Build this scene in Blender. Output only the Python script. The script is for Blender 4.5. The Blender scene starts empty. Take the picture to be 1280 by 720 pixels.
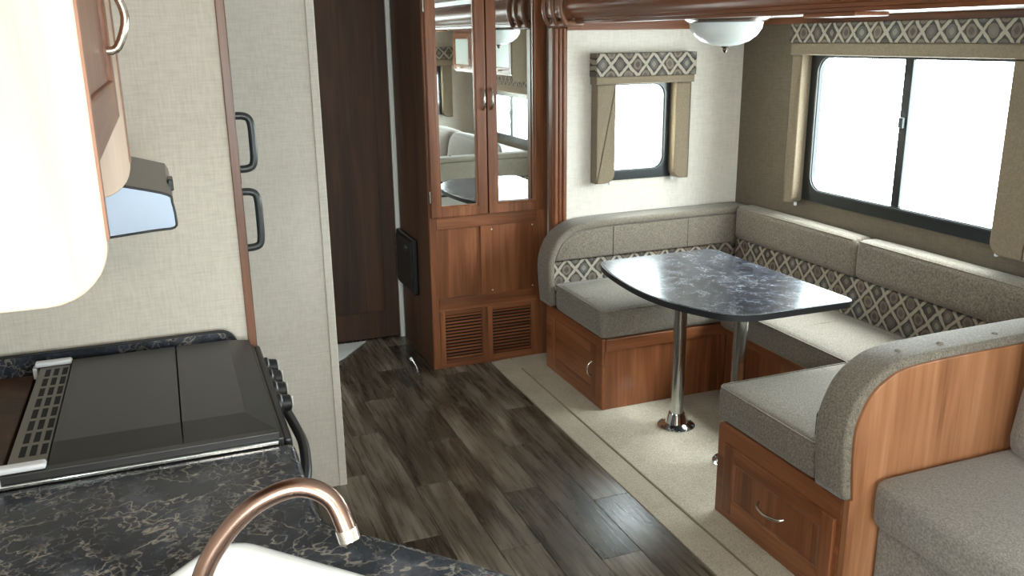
import bpy, bmesh, math, random
from mathutils import Vector, Matrix
random.seed(7)
scene = bpy.context.scene

# ------------------------------------------------------------------ camera
F_PX, YAW, PITCH, ROLL = 1103.07, 0.370952, 0.276887, -0.013065
CAM = Vector((0, 0, 1.70))
fwd = Vector((math.sin(YAW)*math.cos(PITCH), math.cos(YAW)*math.cos(PITCH), -math.sin(PITCH)))
rt0 = Vector((math.cos(YAW), -math.sin(YAW), 0))
up0 = rt0.cross(fwd)
rt = math.cos(ROLL)*rt0 + math.sin(ROLL)*up0
up = -math.sin(ROLL)*rt0 + math.cos(ROLL)*up0
cd = bpy.data.cameras.new('camera')
cam = bpy.data.objects.new('camera', cd)
scene.collection.objects.link(cam)
cam.matrix_world = Matrix(((rt.x, up.x, -fwd.x, CAM.x), (rt.y, up.y, -fwd.y, CAM.y), (rt.z, up.z, -fwd.z, CAM.z), (0, 0, 0, 1)))
cd.sensor_width = 36.0
cd.lens = F_PX/1280*36.0
cd.clip_start = 0.02
scene.camera = cam

# ------------------------------------------------------------------ world, light, exposure
w = bpy.data.worlds.new('overcast_sky')
scene.world = w
w.use_nodes = True
bg = w.node_tree.nodes['Background']
# standard overcast sky: zenith about three times as bright as the horizon, pale ground below
wt = w.node_tree
wc = wt.nodes.new('ShaderNodeTexCoord')
ws = wt.nodes.new('ShaderNodeSeparateXYZ')
wt.links.new(wc.outputs['Generated'], ws.inputs[0])
wr = wt.nodes.new('ShaderNodeMapRange')
for k, v in (('From Min', 0.0), ('From Max', 1.0), ('To Min', 8.0), ('To Max', 24.0)):
    wr.inputs[k].default_value = v
wt.links.new(ws.outputs['Z'], wr.inputs['Value'])
wt.links.new(wr.outputs[0], bg.inputs['Strength'])
bg.inputs['Color'].default_value = (0.88, 0.955, 1.02, 1)
vs = scene.view_settings
vs.view_transform = 'Standard'
vs.look = 'None'
vs.gamma = 1.0
vs.use_curve_mapping = False
vs.exposure = 1.25
scene.cycles.use_denoising = True
scene.cycles.max_bounces = 10
scene.cycles.diffuse_bounces = 6
scene.cycles.sample_clamp_indirect = 8.0

def portal(loc, size, direction):
    l = bpy.data.lights.new('sky_portal', 'AREA')
    l.shape = 'RECTANGLE'
    l.size, l.size_y = size
    l.cycles.is_portal = True
    o = bpy.data.objects.new('sky_portal', l)
    scene.collection.objects.link(o)
    o.location = loc
    o.rotation_euler = Vector(direction).to_track_quat('-Z', 'Y').to_euler()

# ------------------------------------------------------------------ material helpers
MATS = {}
def new_mat(name):
    m = bpy.data.materials.new(name)
    m.use_nodes = True
    nt = m.node_tree
    b = nt.nodes['Principled BSDF']
    MATS[name] = m
    return m, nt, b

def nd(nt, typ, **kw):
    n = nt.nodes.new(typ)
    for k, v in kw.items():
        if k in n.inputs.keys():
            n.inputs[k].default_value = v
        else:
            setattr(n, k, v)
    return n

def mth(nt, op, a, b=None, c=None):
    n = nt.nodes.new('ShaderNodeMath')
    n.operation = op
    for i, v in enumerate((a, b, c)):
        if v is None:
            continue
        if isinstance(v, (int, float)):
            n.inputs[i].default_value = v
        else:
            nt.links.new(v, n.inputs[i])
    return n.outputs[0]

def ramp(nt, fac, stops):
    r = nt.nodes.new('ShaderNodeValToRGB')
    e = r.color_ramp.elements
    while len(e) < len(stops):
        e.new(0.5)
    for i, (p, c) in enumerate(stops):
        e[i].position = p
        e[i].color = (*c, 1)
    nt.links.new(fac, r.inputs[0])
    return r.outputs[0]

def mixc(nt, fac, a, b, mode='MIX'):
    n = nt.nodes.new('ShaderNodeMix')
    n.data_type = 'RGBA'
    n.blend_type = mode
    for s, v in ((n.inputs[0], fac), (n.inputs[6], a), (n.inputs[7], b)):
        if isinstance(v, (int, float)):
            s.default_value = v
        elif isinstance(v, tuple):
            s.default_value = (*v, 1)
        else:
            nt.links.new(v, s)
    return n.outputs[2]

def coords(nt, scale=(1, 1, 1), jitter=True):
    tc = nt.nodes.new('ShaderNodeTexCoord')
    mp = nt.nodes.new('ShaderNodeMapping')
    mp.inputs['Scale'].default_value = scale
    nt.links.new(tc.outputs['Object'], mp.inputs['Vector'])
    if not jitter:
        return mp.outputs[0]
    oi = nt.nodes.new('ShaderNodeObjectInfo')
    v = nt.nodes.new('ShaderNodeVectorMath')
    v.operation = 'ADD'
    s = mth(nt, 'MULTIPLY', oi.outputs['Random'], 37.0)
    nt.links.new(mp.outputs[0], v.inputs[0])
    nt.links.new(s, v.inputs[1])
    return v.outputs[0]

def noise(nt, vec, scale, detail=4, rough=0.55, dist=0.0):
    n = nd(nt, 'ShaderNodeTexNoise', Scale=scale, Detail=detail, Roughness=rough, Distortion=dist)
    nt.links.new(vec, n.inputs['Vector'])
    return n.outputs[0]

def bump(nt, b, h, strength, dist=0.002):
    n = nd(nt, 'ShaderNodeBump', Strength=strength, Distance=dist)
    nt.links.new(h, n.inputs['Height'])
    nt.links.new(n.outputs[0], b.inputs['Normal'])

def plain(name, col, rough=0.5, metal=0.0, spec=0.5):
    m, nt, b = new_mat(name)
    v = coords(nt)
    c = mixc(nt, mth(nt, 'MULTIPLY', noise(nt, v, 40, 3), 0.25), col, tuple(x*0.8 for x in col))
    nt.links.new(c, b.inputs['Base Color'])
    b.inputs['Roughness'].default_value = rough
    b.inputs['Metallic'].default_value = metal
    b.inputs['Specular IOR Level'].default_value = spec
    return m

def wood(name, axis, c_dark, c_mid, c_light, rough=0.32):
    m, nt, b = new_mat(name)
    sc = [9.0, 9.0, 9.0]
    sc[axis] = 0.7
    v = coords(nt, tuple(sc))
    n1 = noise(nt, v, 1.0, 3, 0.55, 1.2)
    sc2 = [90.0, 90.0, 90.0]
    sc2[axis] = 3.0
    n2 = noise(nt, coords(nt, tuple(sc2)), 1.0, 4, 0.6)
    f = mth(nt, 'ADD', mth(nt, 'MULTIPLY', n1, 0.7), mth(nt, 'MULTIPLY', n2, 0.3))
    c = ramp(nt, f, [(0.32, c_dark), (0.5, c_mid), (0.68, c_light)])
    nt.links.new(c, b.inputs['Base Color'])
    b.inputs['Roughness'].default_value = rough
    bump(nt, b, n2, 0.08)
    return m

CH = ((0.105, 0.032, 0.011), (0.215, 0.072, 0.027), (0.335, 0.130, 0.055))
for i, ax in enumerate('xyz'):
    wood('cherry_'+ax, i, *CH)
wood('light_cherry_z', 2, (0.20, 0.075, 0.030), (0.35, 0.150, 0.068), (0.47, 0.225, 0.115))
wood('dark_shaded_wood_z', 2, (0.024, 0.009, 0.0035), (0.058, 0.022, 0.008), (0.092, 0.037, 0.014), 0.6)  # hall shade put into the wood colour; filler board is dark itself
wood('pale_maple_z', 2, (0.50, 0.36, 0.26), (0.60, 0.46, 0.36), (0.70, 0.57, 0.47), 0.4)
wood('trim_cherry_z', 2, (0.16, 0.065, 0.035), (0.23, 0.10, 0.055), (0.29, 0.13, 0.075))

def wallpaper(name, col, col2):
    m, nt, b = new_mat(name)
    a = noise(nt, coords(nt, (260, 260, 22), False), 1, 2)
    c = noise(nt, coords(nt, (22, 22, 260), False), 1, 2)
    big = noise(nt, coords(nt, (3, 3, 3), False), 1, 3)
    f = mth(nt, 'ADD', mth(nt, 'MULTIPLY', mth(nt, 'ADD', a, c), 0.4), mth(nt, 'MULTIPLY', big, 0.2))
    cc = ramp(nt, f, [(0.36, col2), (0.60, col)])
    nt.links.new(cc, b.inputs['Base Color'])
    b.inputs['Roughness'].default_value = 0.7
    b.inputs['Specular IOR Level'].default_value = 0.25
    bump(nt, b, f, 0.15, 0.001)
    return m
wallpaper('linen_wallpaper', (0.74, 0.68, 0.60), (0.62, 0.565, 0.49))
wallpaper('shaded_taupe_wallpaper', (0.165, 0.132, 0.097), (0.12, 0.094, 0.068))  # window wall paper darkened: its backlit shade is put into the colour

def tweed(name, ca, cb, cc):
    m, nt, b = new_mat(name)
    a = noise(nt, coords(nt, (520, 130, 130)), 1, 2)
    c = noise(nt, coords(nt, (130, 520, 520)), 1, 2)
    f = mth(nt, 'MULTIPLY', mth(nt, 'ADD', a, c), 0.5)
    col = ramp(nt, f, [(0.36, ca), (0.5, cb), (0.64, cc)])
    nt.links.new(col, b.inputs['Base Color'])
    b.inputs['Roughness'].default_value = 0.85
    b.inputs['Specular IOR Level'].default_value = 0.2
    b.inputs['Sheen Weight'].default_value = 0.25
    b.inputs['Sheen Roughness'].default_value = 0.4
    bump(nt, b, f, 0.35, 0.002)
    return m
tweed('grey_tweed', (0.095, 0.077, 0.058), (0.175, 0.147, 0.115), (0.28, 0.242, 0.197))
tweed('sofa_tweed', (0.15, 0.132, 0.115), (0.235, 0.21, 0.185), (0.34, 0.305, 0.27))
tweed('board_fabric', (0.19, 0.145, 0.095), (0.225, 0.175, 0.118), (0.265, 0.21, 0.145))
tweed('pillow_cream', (0.45, 0.41, 0.34), (0.55, 0.50, 0.43), (0.63, 0.58, 0.51))

def diamond(name, ua, va, wd=0.095, hd=0.11):
    m, nt, b = new_mat(name)
    tc = nt.nodes.new('ShaderNodeTexCoord')
    sp = nt.nodes.new('ShaderNodeSeparateXYZ')
    nt.links.new(tc.outputs['Object'], sp.inputs[0])
    wob = noise(nt, coords(nt, (9, 9, 9)), 1, 2)
    u = mth(nt, 'DIVIDE', sp.outputs[ua], wd)
    v = mth(nt, 'DIVIDE', sp.outputs[va], hd)
    u = mth(nt, 'ADD', u, mth(nt, 'MULTIPLY', wob, 0.35))
    A = mth(nt, 'ADD', u, v)
    B = mth(nt, 'SUBTRACT', u, v)
    fa, fb = mth(nt, 'FRACT', A), mth(nt, 'FRACT', B)
    da = mth(nt, 'ABSOLUTE', mth(nt, 'SUBTRACT', fa, 0.5))
    db = mth(nt, 'ABSOLUTE', mth(nt, 'SUBTRACT', fb, 0.5))
    cheb = mth(nt, 'MAXIMUM', da, db)
    eu = mth(nt, 'SQRT', mth(nt, 'ADD', mth(nt, 'MULTIPLY', da, da), mth(nt, 'MULTIPLY', db, db)))
    r = mth(nt, 'ADD', mth(nt, 'MULTIPLY', cheb, 0.5), mth(nt, 'MULTIPLY', eu, 0.5))
    cb = nt.nodes.new('ShaderNodeCombineXYZ')
    nt.links.new(mth(nt, 'FLOOR', A), cb.inputs[0])
    nt.links.new(mth(nt, 'FLOOR', B), cb.inputs[1])
    wn = nt.nodes.new('ShaderNodeTexWhiteNoise')
    wn.noise_dimensions = '2D'
    nt.links.new(cb.outputs[0], wn.inputs['Vector'])
    cell = ramp(nt, wn.outputs['Value'], [(0.0, (0.03, 0.026, 0.026)), (0.3, (0.14, 0.115, 0.095)), (0.6, (0.21, 0.16, 0.12)), (0.85, (0.10, 0.10, 0.095))])
    ring = ramp(nt, wn.outputs['Value'], [(0.0, (0.22, 0.185, 0.15)), (0.5, (0.06, 0.05, 0.045)), (0.9, (0.26, 0.23, 0.19))])
    inner = mth(nt, 'LESS_THAN', r, 0.17)
    c = mixc(nt, inner, cell, ring)
    line = mth(nt, 'GREATER_THAN', mth(nt, 'ADD', cheb, mth(nt, 'MULTIPLY', mth(nt, 'SUBTRACT', noise(nt, coords(nt, (45, 45, 45)), 1, 2), 0.5), 0.16)), 0.41)
    c = mixc(nt, line, c, (0.43, 0.38, 0.30))
    dk = mth(nt, 'MULTIPLY', mth(nt, 'GREATER_THAN', eu, 0.34), mth(nt, 'LESS_THAN', cheb, 0.385))
    c = mixc(nt, dk, c, (0.035, 0.03, 0.028))
    grain = noise(nt, coords(nt, (300, 300, 300)), 1, 2)
    c = mixc(nt, mth(nt, 'MULTIPLY', grain, 0.5), c, (0.14, 0.12, 0.10))
    nt.links.new(c, b.inputs['Base Color'])
    b.inputs['Roughness'].default_value = 0.85
    b.inputs['Specular IOR Level'].default_value = 0.2
    return m
diamond('diamond_print_x', 0, 2)
diamond('diamond_print_y', 1, 2)

def laminate(name, rough, sc, vein_col, spec=0.5):
    m, nt, b = new_mat(name)
    v = coords(nt, (1, 1, 1), False)
    n1 = noise(nt, v, 9*sc, 5, 0.6, 0.4)
    base = ramp(nt, n1, [(0.34, (0.008, 0.009, 0.012)), (0.5, (0.022, 0.026, 0.038)), (0.66, (0.066, 0.070, 0.086))])
    c = base
    for k, (s_, wd, amp) in enumerate(((15*sc, 0.020, 0.9), (34*sc, 0.028, 0.6))):
        n2 = noise(nt, v, s_, 3, 0.55, 0.25)
        vf = ramp(nt, mth(nt, 'ABSOLUTE', mth(nt, 'SUBTRACT', n2, 0.5)), [(0.0, (1, 1, 1)), (wd, (0.0, 0.0, 0.0))])
        msk = ramp(nt, noise(nt, v, 8*sc+3*k, 3, 0.6), [(0.42, (0, 0, 0)), (0.60, (amp, amp, amp))])
        c = mixc(nt, mth(nt, 'MULTIPLY', vf, msk), c, vein_col)
    nt.links.new(c, b.inputs['Base Color'])
    b.inputs['Roughness'].default_value = rough
    b.inputs['Specular IOR Level'].default_value = spec
    return m
laminate('dark_marble_laminate', 0.25, 1.0, (0.34, 0.30, 0.25))
laminate('table_laminate', 0.22, 2.2, (0.24, 0.24, 0.25), 0.85)

def plank_mat():
    m, nt, b = new_mat('grey_brown_plank')
    oi = nt.nodes.new('ShaderNodeObjectInfo')
    n1 = noise(nt, coords(nt, (9, 1.5, 9)), 1, 5, 0.6, 1.8)
    n2 = noise(nt, coords(nt, (70, 3, 70)), 1, 4, 0.6)
    n3 = noise(nt, coords(nt, (3.5, 1.6, 3.5)), 1, 2, 0.5, 0.6)
    f = mth(nt, 'ADD', mth(nt, 'ADD', mth(nt, 'MULTIPLY', n1, 0.5), mth(nt, 'MULTIPLY', n2, 0.22)), mth(nt, 'MULTIPLY', n3, 0.28))
    f = mth(nt, 'ADD', f, mth(nt, 'MULTIPLY', mth(nt, 'SUBTRACT', oi.outputs['Random'], 0.5), 0.13))
    c = ramp(nt, f, [(0.36, (0.030, 0.022, 0.014)), (0.47, (0.076, 0.057, 0.038)), (0.55, (0.135, 0.107, 0.077)), (0.65, (0.26, 0.215, 0.165))])
    nt.links.new(c, b.inputs['Base Color'])
    rr = mth(nt, 'ADD', 0.19, mth(nt, 'MULTIPLY', n2, 0.18))
    nt.links.new(rr, b.inputs['Roughness'])
    bump(nt, b, n2, 0.12)
plank_mat()

def carpet_mat():
    m, nt, b = new_mat('beige_carpet')
    n1 = noise(nt, coords(nt, (170, 170, 170), False), 1, 3, 0.7)
    n2 = noise(nt, coords(nt, (5, 5, 5), False), 1, 3)
    f = mth(nt, 'ADD', mth(nt, 'MULTIPLY', n1, 0.7), mth(nt, 'MULTIPLY', n2, 0.3))
    c = ramp(nt, f, [(0.34, (0.34, 0.285, 0.205)), (0.5, (0.50, 0.43, 0.33)), (0.66, (0.62, 0.55, 0.44))])
    nt.links.new(c, b.inputs['Base Color'])
    b.inputs['Roughness'].default_value = 0.95
    b.inputs['Specular IOR Level'].default_value = 0.1
    bump(nt, b, n1, 0.8, 0.006)
carpet_mat()

plain('ceiling_white', (0.78, 0.77, 0.73), 0.7)
plain('white_paint', (0.75, 0.74, 0.70), 0.5)
plain('black_plastic', (0.012, 0.012, 0.013), 0.35)
plain('black_rubber', (0.010, 0.011, 0.012), 0.5)
plain('window_black', (0.012, 0.015, 0.015), 0.3)
plain('black_enamel', (0.030, 0.029, 0.028), 0.38)
plain('vent_black', (0.002, 0.002, 0.002), 0.8)
plain('handle_grey', (0.045, 0.05, 0.05), 0.3)
plain('hood_side', (0.13, 0.115, 0.095), 0.35)
plain('hood_sheen', (0.27, 0.31, 0.38), 0.32, 0.7)
plain('chrome', (0.70, 0.72, 0.73), 0.10, 1.0)
plain('leg_steel', (0.62, 0.64, 0.65), 0.16, 1.0)
plain('nickel', (0.66, 0.60, 0.52), 0.22, 1.0)
plain('brushed_bronze', (0.34, 0.22, 0.175), 0.27, 1.0)
plain('spout_tip', (0.62, 0.55, 0.48), 0.2, 0.8)
plain('bronze_rim', (0.16, 0.11, 0.085), 0.25, 0.8)
plain('sink_white', (0.86, 0.86, 0.85), 0.22)
plain('bracket_white', (0.78, 0.78, 0.82), 0.35)
plain('fridge_black', (0.02, 0.02, 0.02), 0.3)
plain('nail_white', (0.8, 0.78, 0.74), 0.4)

m, nt, b = new_mat('frosted_glass')
nt.links.new(mixc(nt, noise(nt, coords(nt), 14, 3), (0.74, 0.80, 0.79), (0.85, 0.88, 0.86)), b.inputs['Base Color'])
b.inputs['Roughness'].default_value = 0.25
b.inputs['Subsurface Weight'].default_value = 0.2
m, nt, b = new_mat('mirror_glass')
b.inputs['Base Color'].default_value = (0.86, 0.90, 0.87, 1)
b.inputs['Metallic'].default_value = 1.0
b.inputs['Roughness'].default_value = 0.015
m, nt, b = new_mat('window_pane')
out = nt.nodes['Material Output']
tr = nd(nt, 'ShaderNodeBsdfTransparent')
tr.inputs[0].default_value = (0.94, 0.97, 0.95, 1)
gl = nd(nt, 'ShaderNodeBsdfGlossy', Roughness=0.02)
lw = nd(nt, 'ShaderNodeLayerWeight', Blend=0.3)
fr_out = mth(nt, 'ADD', 0.03, mth(nt, 'MULTIPLY', mth(nt, 'POWER', lw.outputs['Facing'], 5.0), 0.6))
mx = nd(nt, 'ShaderNodeMixShader')
nt.links.new(fr_out, mx.inputs[0])
nt.links.new(tr.outputs[0], mx.inputs[1])
nt.links.new(gl.outputs[0], mx.inputs[2])
nt.links.new(mx.outputs[0], out.inputs[0])
m, nt, b = new_mat('added_lamp_lit')
b.inputs['Base Color'].default_value = (0.9, 0.88, 0.82, 1)
b.inputs['Emission Color'].default_value = (1.0, 0.90, 0.78, 1)
b.inputs['Emission Strength'].default_value = 46.0

# ------------------------------------------------------------------ mesh helpers
COL = scene.collection
def link(name, verts, faces, mat, parent=None, smooth=False):
    """verts in world coordinates; origin goes to the box centre"""
    xs, ys, zs = zip(*verts)
    c = Vector(((min(xs)+max(xs))/2, (min(ys)+max(ys))/2, (min(zs)+max(zs))/2))
    me = bpy.data.meshes.new(name)
    me.from_pydata([Vector(v)-c for v in verts], [], faces)
    me.validate()
    bm = bmesh.new()
    bm.from_mesh(me)
    bmesh.ops.recalc_face_normals(bm, faces=bm.faces)
    bm.to_mesh(me)
    bm.free()
    me.materials.append(MATS[mat])
    if smooth:
        me.polygons.foreach_set('use_smooth', [True]*len(me.polygons))
    o = bpy.data.objects.new(name, me)
    COL.objects.link(o)
    if parent is not None:
        o.parent = parent
        o.location = c - wloc(parent)
    else:
        o.location = c
    return o

def wloc(o):
    l = o.location.copy()
    while o.parent:
        o = o.parent
        l += o.location
    return l

def tag(o, label, cat, group=None):
    o['label'] = label
    o['category'] = cat
    if group:
        o['group'] = group
    return o

def thing(name, loc, label, cat, group=None):
    o = bpy.data.objects.new(name, None)
    o.empty_display_size = 0.05
    COL.objects.link(o)
    o.location = loc
    return tag(o, label, cat, group)

def struct(o):
    o['kind'] = 'structure'
    return o

def sroot(name, loc):
    o = bpy.data.objects.new(name, None)
    o.empty_display_size = 0.05
    COL.objects.link(o)
    o.location = loc
    return struct(o)

def bmesh_out(bm):
    bm.verts.ensure_lookup_table()
    bm.verts.index_update()
    v = [tuple(x.co) for x in bm.verts]
    f = [[q.index for q in fc.verts] for fc in bm.faces]
    bm.free()
    return v, f

def box_geo(x0, x1, y0, y1, z0, z1, bev=0.0, seg=2):
    bm = bmesh.new()
    bmesh.ops.create_cube(bm, size=1.0)
    for v in bm.verts:
        v.co = Vector(((x0+x1)/2+v.co.x*(x1-x0), (y0+y1)/2+v.co.y*(y1-y0), (z0+z1)/2+v.co.z*(z1-z0)))
    if bev > 0:
        bev = min(bev, 0.45*min(x1-x0, y1-y0, z1-z0))
        bmesh.ops.bevel(bm, geom=list(bm.edges), offset=bev, segments=seg, profile=0.5, affect='EDGES')
    return bmesh_out(bm)

def join(*geos):
    V, Fc = [], []
    for v, f in geos:
        n = len(V)
        V += list(v)
        Fc += [[i+n for i in q] for q in f]
    return V, Fc

def box(name, x0, x1, y0, y1, z0, z1, mat, parent=None, bev=0.003, seg=2):
    x0, x1 = min(x0, x1), max(x0, x1)
    y0, y1 = min(y0, y1), max(y0, y1)
    z0, z1 = min(z0, z1), max(z0, z1)
    v, f = box_geo(x0, x1, y0, y1, z0, z1, bev, seg)
    return link(name, v, f, mat, parent)

def place(a, b, t, axis):
    """2D (a,b) + depth t -> xyz; axis is the extrusion axis"""
    return {0: (t, a, b), 1: (a, t, b), 2: (a, b, t)}[axis]

def prism_geo(pts, axis, t0, t1, bev=0.0, seg=2):
    bm = bmesh.new()
    A = [bm.verts.new(place(a, b, t0, axis)) for a, b in pts]
    B = [bm.verts.new(place(a, b, t1, axis)) for a, b in pts]
    n = len(pts)
    f0 = bm.faces.new(A)
    f1 = bm.faces.new(B[::-1])
    for i in range(n):
        bm.faces.new((A[i], A[(i+1) % n], B[(i+1) % n], B[i]))
    bmesh.ops.recalc_face_normals(bm, faces=bm.faces)
    if bev > 0:
        eds = list({e for f in (f0, f1) for e in f.edges})
        bmesh.ops.bevel(bm, geom=eds, offset=bev, segments=seg, profile=0.5, affect='EDGES')
    return bmesh_out(bm)

def prism(name, pts, axis, t0, t1, mat, parent=None, bev=0.0, seg=2, smooth=False):
    v, f = prism_geo(pts, axis, t0, t1, bev, seg)
    o = link(name, v, f, mat, parent, smooth)
    if smooth:
        autosmooth(o)
    return o

def autosmooth(o, ang=35):
    bm = bmesh.new()
    bm.from_mesh(o.data)
    for e in bm.edges:
        if len(e.link_faces) == 2 and e.calc_face_angle(0) > math.radians(ang):
            e.smooth = False
    bm.to_mesh(o.data)
    bm.free()

def ring_prism(name, outer, inner, axis, t0, t1, mat, parent=None, smooth=False):
    n = len(outer)
    V = [place(a, b, t, axis) for loop, t in ((outer, t0), (inner, t0), (outer, t1), (inner, t1)) for a, b in loop]
    Fc = []
    for i in range(n):
        j = (i+1) % n
        Fc += [(i, j, n+j, n+i), (2*n+i, 3*n+i, 3*n+j, 2*n+j), (i, 2*n+i, 2*n+j, j), (n+i, n+j, 3*n+j, 3*n+i)]
    o = link(name, V, Fc, mat, parent, smooth)
    if smooth:
        autosmooth(o)
    return o

def rrect(a0, a1, b0, b1, r, n=6):
    if not isinstance(r, (tuple, list)):
        r = (r,)*4
    out = []
    for (cx, cy, s, rr) in ((a1, b1, 0, r[0]), (a0, b1, 90, r[1]), (a0, b0, 180, r[2]), (a1, b0, 270, r[3])):
        ox = cx-rr if cx == a1 else cx+rr
        oy = cy-rr if cy == b1 else cy+rr
        for k in range(n+1):
            t = math.radians(s+90*k/n)
            out.append((ox+rr*math.cos(t), oy+rr*math.sin(t)))
    return out

def smooth_path(pts, sub=6):
    P = [Vector(p) for p in pts]
    out = []
    for i in range(len(P)-1):
        p0, p1, p2, p3 = P[max(i-1, 0)], P[i], P[i+1], P[min(i+2, len(P)-1)]
        for k in range(sub):
            t = k/sub
            out.append(0.5*((2*p1)+(p2-p0)*t+(2*p0-5*p1+4*p2-p3)*t*t+(3*p1-p0-3*p2+p3)*t**3))
    out.append(P[-1])
    return out

def tube_geo(path, r, n=10, closed=False):
    P = [Vector(p) for p in path]
    m = len(P)
    rs = r if isinstance(r, (list, tuple)) else [r]*m
    V, Fc = [], []
    t0 = (P[1]-P[0]).normalized()
    ref = Vector((0, 0, 1)) if abs(t0.z) < 0.9 else Vector((1, 0, 0))
    nrm = t0.cross(ref).normalized()
    for i in range(m):
        if closed:
            t = (P[(i+1) % m]-P[i-1]).normalized()
        else:
            t = (P[min(i+1, m-1)]-P[max(i-1, 0)]).normalized()
        nrm = (nrm - t*nrm.dot(t)).normalized()
        bn = t.cross(nrm)
        for k in range(n):
            a = 2*math.pi*k/n
            V.append(tuple(P[i]+rs[i]*(math.cos(a)*nrm+math.sin(a)*bn)))
    for i in range(m if closed else m-1):
        j = (i+1) % m
        for k in range(n):
            l = (k+1) % n
            Fc.append((i*n+k, i*n+l, j*n+l, j*n+k))
    if not closed:
        Fc.append(tuple(range(n))[::-1])
        Fc.append(tuple((m-1)*n+k for k in range(n)))
    return V, Fc

def tube(name, path, r, mat, parent=None, n=10, closed=False):
    v, f = tube_geo(path, r, n, closed)
    o = link(name, v, f, mat, parent, True)
    autosmooth(o, 60)
    return o

def lathe(name, prof, cx, cy, mat, parent=None, n=32, axis=2, c3=0.0):
    """prof: (radius, height) along axis; centre (cx, cy) in the other two axes"""
    V, Fc = [], []
    for r, z in prof:
        for k in range(n):
            a = 2*math.pi*k/n
            V.append(place(cx+r*math.cos(a), cy+r*math.sin(a), z, axis))
    m = len(prof)
    for i in range(m-1):
        for k in range(n):
            l = (k+1) % n
            Fc.append((i*n+k, i*n+l, (i+1)*n+l, (i+1)*n+k))
    Fc.append(tuple(range(n))[::-1])
    Fc.append(tuple((m-1)*n+k for k in range(n)))
    o = link(name, V, Fc, mat, parent, True)
    autosmooth(o, 40)
    return o

def soft_geo(x0, x1, y0, y1, z0, z1, r=0.03, puff=(0, 0, 0), n=8):
    """rounded box whose faces bulge a little, for cushions"""
    h = [(x1-x0)/2, (y1-y0)/2, (z1-z0)/2]
    c = [(x1+x0)/2, (y1+y0)/2, (z1+z0)/2]
    r = min(r, 0.95*min(h))
    def line(hh):
        e = [r*(1-math.cos(math.pi/2*k/3)) for k in range(3)]
        a = [-hh+r*q for q in (0.0, 0.12, 0.4)]
        mid = [-(hh-r)+2*(hh-r)*k/n for k in range(n+1)]
        return a+mid+[-q for q in a[::-1]]
    L = [line(q) for q in h]
    idx, V, Fc = {}, [], []
    def vid(p):
        key = tuple(round(q, 6) for q in p)
        if key not in idx:
            inner = [max(-(h[i]-r), min(h[i]-r, p[i])) for i in range(3)]
            d = Vector([p[i]-inner[i] for i in range(3)])
            if d.length > 1e-9:
                d = d.normalized()*r
            q = [inner[i]+d[i] for i in range(3)]
            u = [max(-1.0, min(1.0, p[i]/h[i])) for i in range(3)]
            for i in range(3):
                j, k = (i+1) % 3, (i+2) % 3
                if not (i == 2 and u[i] < 0):
                    q[i] += puff[i]*u[i]*(1-u[j]**4)*(1-u[k]**4)
            idx[key] = len(V)
            V.append((c[0]+q[0], c[1]+q[1], c[2]+q[2]))
        return idx[key]
    for ax in range(3):
        j, k = (ax+1) % 3, (ax+2) % 3
        for s in (-1, 1):
            for a in range(len(L[j])-1):
                for bq in range(len(L[k])-1):
                    q = []
                    for (da, db) in ((0, 0), (1, 0), (1, 1), (0, 1)):
                        p = [0, 0, 0]
                        p[ax] = s*h[ax]
                        p[j] = L[j][a+da]
                        p[k] = L[k][bq+db]
                        q.append(vid(p))
                    if len(set(q)) == 4:
                        Fc.append(q if s > 0 else q[::-1])
    return V, Fc

def soft(name, x0, x1, y0, y1, z0, z1, mat, parent=None, r=0.03, puff=(0, 0, 0), n=8):
    v, f = soft_geo(x0, x1, y0, y1, z0, z1, r, puff, n)
    return link(name, v, f, mat, parent, True)

def wall_holes(name, axis, t0, t1, a0, a1, b0, b1, holes, mat):
    """slab perpendicular to axis with rectangular openings (a0,a1,b0,b1)"""
    As = sorted({a0, a1, *[q for hl in holes for q in hl[:2]]})
    Bs = sorted({b0, b1, *[q for hl in holes for q in hl[2:]]})
    geos = []
    # merge columns between openings to keep few boxes
    for i in range(len(As)-1):
        for j in range(len(Bs)-1):
            ca, cb = (As[i]+As[i+1])/2, (Bs[j]+Bs[j+1])/2
            if any(hl[0] < ca < hl[1] and hl[2] < cb < hl[3] for hl in holes):
                continue
            pts = [(As[i], Bs[j]), (As[i+1], Bs[j]), (As[i+1], Bs[j+1]), (As[i], Bs[j+1])]
            geos.append(prism_geo(pts, axis, t0, t1))
    v, f = join(*geos)
    return struct(link(name, v, f, mat))

def frame_panel(parent, name, axis, t_face, a0, a1, b0, b1, sgn, rail=0.05, th=0.02, panel_mat='cherry_z', inset=0.008, rail_mats=('cherry_z', 'cherry_y')):
    """cabinet door: four rails proud of a recessed panel. sgn = direction of outward normal along axis"""
    t1 = t_face
    t0 = t_face - sgn*th
    d = prism(name, [(a0, b0), (a1, b0), (a1, b1), (a0, b1)], axis, min(t0, t1-sgn*inset), max(t0, t1-sgn*inset), panel_mat, parent)
    lo, hi = min(t0, t1), max(t0, t1)
    for (q0, q1, r0, r1, mt, nm) in ((a0, a0+rail, b0, b1, rail_mats[0], 'stile'), (a1-rail, a1, b0, b1, rail_mats[0], 'stile'),
                                     (a0+rail, a1-rail, b0, b0+rail, rail_mats[1], 'rail'), (a0+rail, a1-rail, b1-rail, b1, rail_mats[1], 'rail')):
        v, f = prism_geo([(q0, r0), (q1, r0), (q1, r1), (q0, r1)], axis, lo, hi, 0.003, 2)
        link(nm, v, f, mt, d)
    return d

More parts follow.
